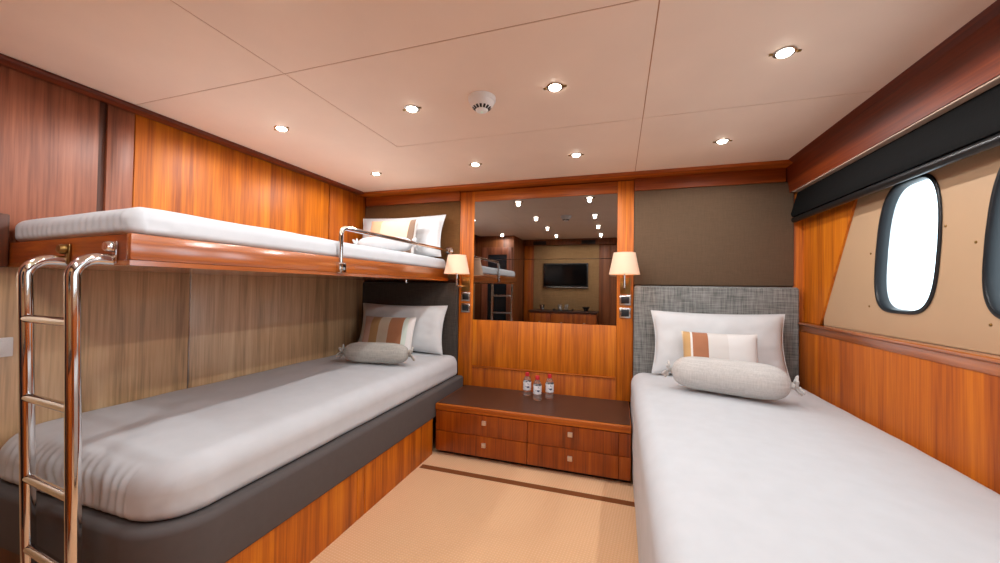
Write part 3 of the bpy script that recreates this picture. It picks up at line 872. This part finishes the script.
def bolster(label, mat, ln, rad, loc, rz, seed=0):
    root = empty('bolster', loc)
    tag(root, label, 'bolster')
    prof = []
    h = ln / 2
    for k in range(41):
        t = -1 + 2 * k / 40
        r = rad * (1 - abs(t) ** 5.5) ** 0.5
        prof.append((max(r, 0.012), t * h))
    bm = lathe(bmesh.new(), [(0, -h)] + prof + [(0, h)], (0, 0, 0), 'x', 36)
    for v in bm.verts:
        rr = math.hypot(v.co.y, v.co.z)
        if rr > 0.02:
            a = math.atan2(v.co.z, v.co.y)
            endk = min(1, max(0, (abs(v.co.x) / h - 0.72) / 0.2))
            s = 1 + 0.02 * noise.noise(Vector((v.co.x * 7 + seed, v.co.y * 9, v.co.z * 9))) + 0.05 * endk * math.sin(a * 14)
            v.co.y *= s; v.co.z *= s * (0.94 if v.co.z < 0 else 1)
    body = build('bolster_body', bm, mat, root, angle=80, loc=Vector((0, 0, 0)))
    for sgn in (-1, 1):
        bm = bmesh.new()
        lathe(bm, [(0.011, -0.012), (0.017, -0.006), (0.017, 0.006), (0.011, 0.012)], (sgn * (h + 0.006), 0, 0), 'x', 14)
        for (dy, dz, dx) in ((0.4, 0.9, 0.25), (-0.7, 0.6, 0.2), (0.1, -0.8, 0.55), (-0.6, -0.5, 0.8)):
            p0 = Vector((sgn * (h + 0.01), 0, 0)); d = Vector((sgn * dx, dy, dz)).normalized()
            side = d.cross(Vector((1, 0.3, 0.2))).normalized() * 0.012
            pts = [p0, p0 + d * 0.025 + side, p0 + d * 0.048 + side * 0.4, p0 + d * 0.05 - side * 0.3, p0 + d * 0.027 - side, p0]
            tube(bm, pts, [0.005, 0.007, 0.006, 0.006, 0.007, 0.005], 8)
        build('tied_bow', bm, mat, root, loc=Vector((0, 0, 0)))
    root.rotation_euler = (0, 0, math.radians(rz))
    return root

WHT = S(232, 229, 226)
CR = stripes('striped_cushion_cream', [(0, S(232, 214, 184)), (0.02, S(206, 164, 110)), (0.11, WHT), (0.14, S(176, 116, 82)), (0.34, S(222, 218, 214)), (0.60, S(230, 228, 226))], -0.21, 0.21)
CLF = stripes('striped_cushion_taupe', [(0, S(186, 150, 132)), (0.20, S(164, 124, 78)), (0.36, S(190, 172, 150)), (0.56, S(172, 116, 80)), (0.82, S(214, 226, 216)), (0.9, WHT)], -0.235, 0.235)
CU = stripes('striped_cushion_peach', [(0, S(232, 180, 138)), (0.30, S(232, 200, 172)), (0.86, S(140, 112, 92)), (0.96, S(228, 224, 220))], -0.23, 0.23)

pillow('white piped pillow standing against the grey woven headboard', 0.80, 0.43, 0.14, (0.622, 2.735, 0.634), 13, 0, 0.07, 3)
cushion('cream cushion with one brown stripe in front of the grey headboard', CR, 0.42, 0.30, 0.10, (0.598, 2.56, 0.647), 16, -2, 0.04, 6)
bolster('pale grey bolster with tied ends on the bed beside the portholes', M['bolster'], 0.55, 0.095, (0.563, 2.287, 0.733), -18, 2)

pillow('white piped pillow standing against the charcoal headboard', 0.85, 0.405, 0.14, (-1.80, 2.775, 0.642), 12, 0, 0.07, 8)
cushion('taupe cushion with brown stripes on the lower bunk', CLF, 0.47, 0.31, 0.11, (-1.80, 2.585, 0.648), 17, 3, 0.04, 11)
bolster('mid-grey bolster with tied ends on the lower bunk', M['bolster_l'], 0.48, 0.074, (-1.63, 2.247, 0.722), 10, 5)

pillow('white piped pillow on the upper bunk against brown cloth', 0.84, 0.37, 0.13, (-1.83, 2.79, 1.452), 12, 0, 0.07, 14)
cushion('peach cushion with dark edge stripe on the upper bunk', CU, 0.46, 0.31, 0.10, (-1.80, 2.62, 1.455), 15, 0, 0.04, 17)
bolster('cream bolster with tied ends on the upper bunk', M['pillow_linen'], 0.44, 0.058, (-1.70, 2.42, 1.514), 8, 9)

# ------------------------------------------------------------------ reading lamps with switch plates
def sconce(x, label, shade_x=None):
    yf = YB - 0.0045
    ya = YB - 0.165
    sx = x if shade_x is None else shade_x
    r = empty('reading_lamp', (x, yf, 1.14))
    tag(r, label, 'lamp', 'reading lamps')
    build('wall_plate', box(bmesh.new(), x - 0.038, x + 0.038, yf - 0.012, yf, 1.165, 1.285, 0.003), M['brass'], r)
    pts = [(x, yf - 0.012, 1.205)] + [(x + (sx - x) * t, yf - 0.012 - (yf - 0.012 - ya) * t, 1.205 + 0.0 * t) for t in (0.4, 0.8)] + [(sx, ya, 1.215), (sx, ya, 1.30), (sx, ya, 1.36)]
    build('arm', tube(bmesh.new(), pts, 0.008, 12), M['chrome'], r)
    z0, z1 = 1.308, 1.458
    bm = bmesh.new()
    n = 48
    prof = [(0.104, z0), (0.074, z1), (0.0715, z1), (0.1015, z0)]
    lathe(bm, [(a, b) for a, b in prof] + [prof[0]], (sx, ya, 0), 'z', n)
    for v in bm.verts:   # fine pleats
        a = math.atan2(v.co.y - ya, v.co.x - sx)
        k = 1 + 0.008 * math.cos(a * 24)
        v.co.x = sx + (v.co.x - sx) * k; v.co.y = ya + (v.co.y - ya) * k
    sh = build('shade', bm, M['shade'], r)
    for zz, rr in ((z0, 0.1035), (z1, 0.0732)):
        bm = bmesh.new()
        pts = [Vector((sx + rr * math.cos(2 * math.pi * k / 32), ya + rr * math.sin(2 * math.pi * k / 32), zz)) for k in range(33)]
        tube(bm, pts, 0.0025, 6, cap=False)
        build('shade_rim', bm, M['shade'], sh)
    bm = lathe(bmesh.new(), [(0, 1.36), (0.012, 1.362), (0.014, 1.385), (0.019, 1.405), (0.016, 1.425), (0, 1.432)], (sx, ya, 0), 'z', 16)
    build('bulb', bm, emis('warm_bulb', (1.0, 0.72, 0.42, 1), 6.0), r)
    l = bpy.data.lights.new('bulb_light', 'POINT'); l.energy = SCONCE_W; l.color = (1.0, 0.66, 0.36); l.shadow_soft_size = 0.025
    lo = bpy.data.objects.new('bulb_light', l); link(lo, r); lo.location = Vector((sx, ya, 1.395)) - Vector(r.location)
    return r
sconce(-1.245, 'reading lamp with cream shade beside the upper bunk', -1.262)
sconce(0.050, 'reading lamp with cream shade beside the grey headboard', 0.040)
def plate(x, z, face, label, wdt=0.082, hgt=0.078):
    yf = YB - 0.0045
    r = empty('switch_plate', (x, yf, z)); tag(r, label, 'switch', 'switch plates')
    build('cover', box(bmesh.new(), x - wdt / 2, x + wdt / 2, yf - 0.010, yf, z - hgt / 2, z + hgt / 2, 0.003), M['steel'], r)
    build('rocker', box(bmesh.new(), x - wdt * 0.34, x + wdt * 0.34, yf - 0.015, yf - 0.0101, z - hgt * 0.32, z + hgt * 0.32, 0.002), face, r)
plate(-1.245, 1.118, M['black'], 'black-faced switch directly under the reading lamp by the bunk')
plate(-1.245, 1.022, M['rubber'], 'lowest socket plate under the reading lamp by the bunk')
plate(0.050, 1.118, M['black'], 'black-faced switch directly under the reading lamp by the grey headboard')
plate(0.050, 1.022, M['rubber'], 'lowest socket plate under the reading lamp by the grey headboard')
ws = empty('wall_switch', (XL, 0.785, 0.93))
tag(ws, 'small white switch plate on the wall behind the ladder', 'switch')
boxo('cover', XL + 0.0005, XL + 0.010, 0.742, 0.818, 0.90, 0.975, M['white_plastic'], ws, 0.003)
boxo('rocker', XL + 0.0101, XL + 0.014, 0.76, 0.80, 0.918, 0.957, M['white_plastic'], ws, 0.002)

# ------------------------------------------------------------------ water bottles
def bottle(x, y, label):
    r = empty('water_bottle', (x, y, DZ)); tag(r, label, 'bottle', 'water bottles on the dresser')
    R = 0.031
    z = DZ + 0.0003
    prof = [(0, 0.004), (0.020, 0.0), (R - 0.003, 0.002), (R, 0.008), (R, 0.03), (R - 0.002, 0.034), (R, 0.04), (R, 0.112), (R - 0.003, 0.124), (0.020, 0.142), (0.0125, 0.152), (0.0125, 0.166), (0, 0.166)]
    build('bottle_body', lathe(bmesh.new(), prof, (x, y, z), 'z', 24), M['bottle'], r)
    build('label', lathe(bmesh.new(), [(R + 0.0004, 0.048), (R + 0.0008, 0.05), (R + 0.0008, 0.108), (R + 0.0004, 0.110)], (x, y, z), 'z', 24), M['label'], r)
    build('cap', lathe(bmesh.new(), [(0.0130, 0.150), (0.0155, 0.152), (0.0155, 0.176), (0.013, 0.180), (0, 0.180)], (x, y, z), 'z', 20), M['red'], r)
bottle(-0.665, 2.81, 'red-capped water bottle at the end of the row towards the bunk')
bottle(-0.568, 2.73, 'red-capped water bottle standing in front of the other two')
bottle(-0.490, 2.81, 'red-capped water bottle at the end of the row towards the draped bed')

# ------------------------------------------------------------------ smoke detector
sd = empty('smoke_detector', (-0.591, 1.545, ZC)); tag(sd, 'white domed smoke detector on the ceiling', 'smoke detector')
c = (-0.591, 1.545, ZC)
build('base_ring', lathe(bmesh.new(), [(0, -0.0003), (0.062, -0.0003), (0.062, -0.014), (0.058, -0.020), (0, -0.020)], c, 'z', 36), M['white_plastic'], sd)
build('dome', lathe(bmesh.new(), [(0, -0.0202), (0.056, -0.0202), (0.052, -0.032), (0.040, -0.046), (0.030, -0.052), (0.026, -0.060), (0.018, -0.064), (0, -0.065)], c, 'z', 36), M['white_plastic'], sd)
for k in range(14):
    a = 2 * math.pi * k / 14
    bm = box(bmesh.new(), -0.0048, 0.0048, -0.0085, 0.0085, -0.0015, 0.0015)
    mt = Matrix.Translation(Vector(c) + Vector((0.0345 * math.cos(a), 0.0345 * math.sin(a), -0.0495))) @ Matrix.Rotation(a - math.pi / 2, 4, 'Z') @ Matrix.Rotation(math.radians(35), 4, 'X')
    bmesh.ops.transform(bm, matrix=mt, verts=bm.verts)
    build('vent_slot', bm, M['black'], sd, smooth=False)
build('indicator', lathe(bmesh.new(), [(0.004, -0.0648), (0.003, -0.067), (0, -0.0675)], c, 'z', 10), emis('green_led', (0.1, 0.9, 0.3, 1), 0.6), sd)

# ------------------------------------------------------------------ ceiling downlights
def downlight(x, y, label):
    r = empty('downlight', (x, y, ZC)); tag(r, label, 'downlight', 'ceiling downlights')
    cc = (x, y, ZC)
    build('ring', lathe(bmesh.new(), [(0.026, -0.0004), (0.036, -0.0004), (0.036, -0.002), (0.030, -0.0035), (0.026, -0.003), (0.026, -0.0004)], cc, 'z', 28), M['steel'], r)
    build('lens', lathe(bmesh.new(), [(0, -0.0006), (0.0258, -0.0006), (0.0258, -0.004), (0.022, -0.0085), (0.012, -0.0125), (0, -0.0135)], cc, 'z', 24), M['lens'], r)
    for s in (-1, 1):
        bm = box(bmesh.new(), x + s * 0.042 - 0.007, x + s * 0.042 + 0.007, y - 0.005, y + 0.005, ZC - 0.006, ZC - 0.0003, 0.002)
        build('clip', bm, M['brass'], r)
    l = bpy.data.lights.new('downlight_beam', 'SPOT'); l.shadow_soft_size = 0.013; l.spot_size = math.radians(174); l.spot_blend = 0.25; l.energy = LAMP_W; l.color = (0.97, 0.99, 1.0)
    lo = bpy.data.objects.new('downlight_beam', l); link(lo, r); lo.location = (0, 0, -0.028)
cols = [(-1.755, 'over the bunk'), (-0.948, 'between bunk edge and mirror'), (-0.262, 'in line with the mirror'), (0.556, 'over the draped bed (rear pair added for light)')]
rows = [(2.372, 'nearest the back wall'), (1.545, 'second from the back wall'), (0.79, 'third from the back wall'), (0.02, 'nearest the rear wall')]
for x, cx in cols:
    for y, ry in rows:  # rear pair over the draped bed is unseen, added for extra light
        if x < -1.5 and y < 1.0:
            continue
        downlight(x, y, 'round ceiling downlight %s, %s' % (cx, ry))
downlight(-1.76, 0.30, 'round ceiling downlight in front of the closet door')
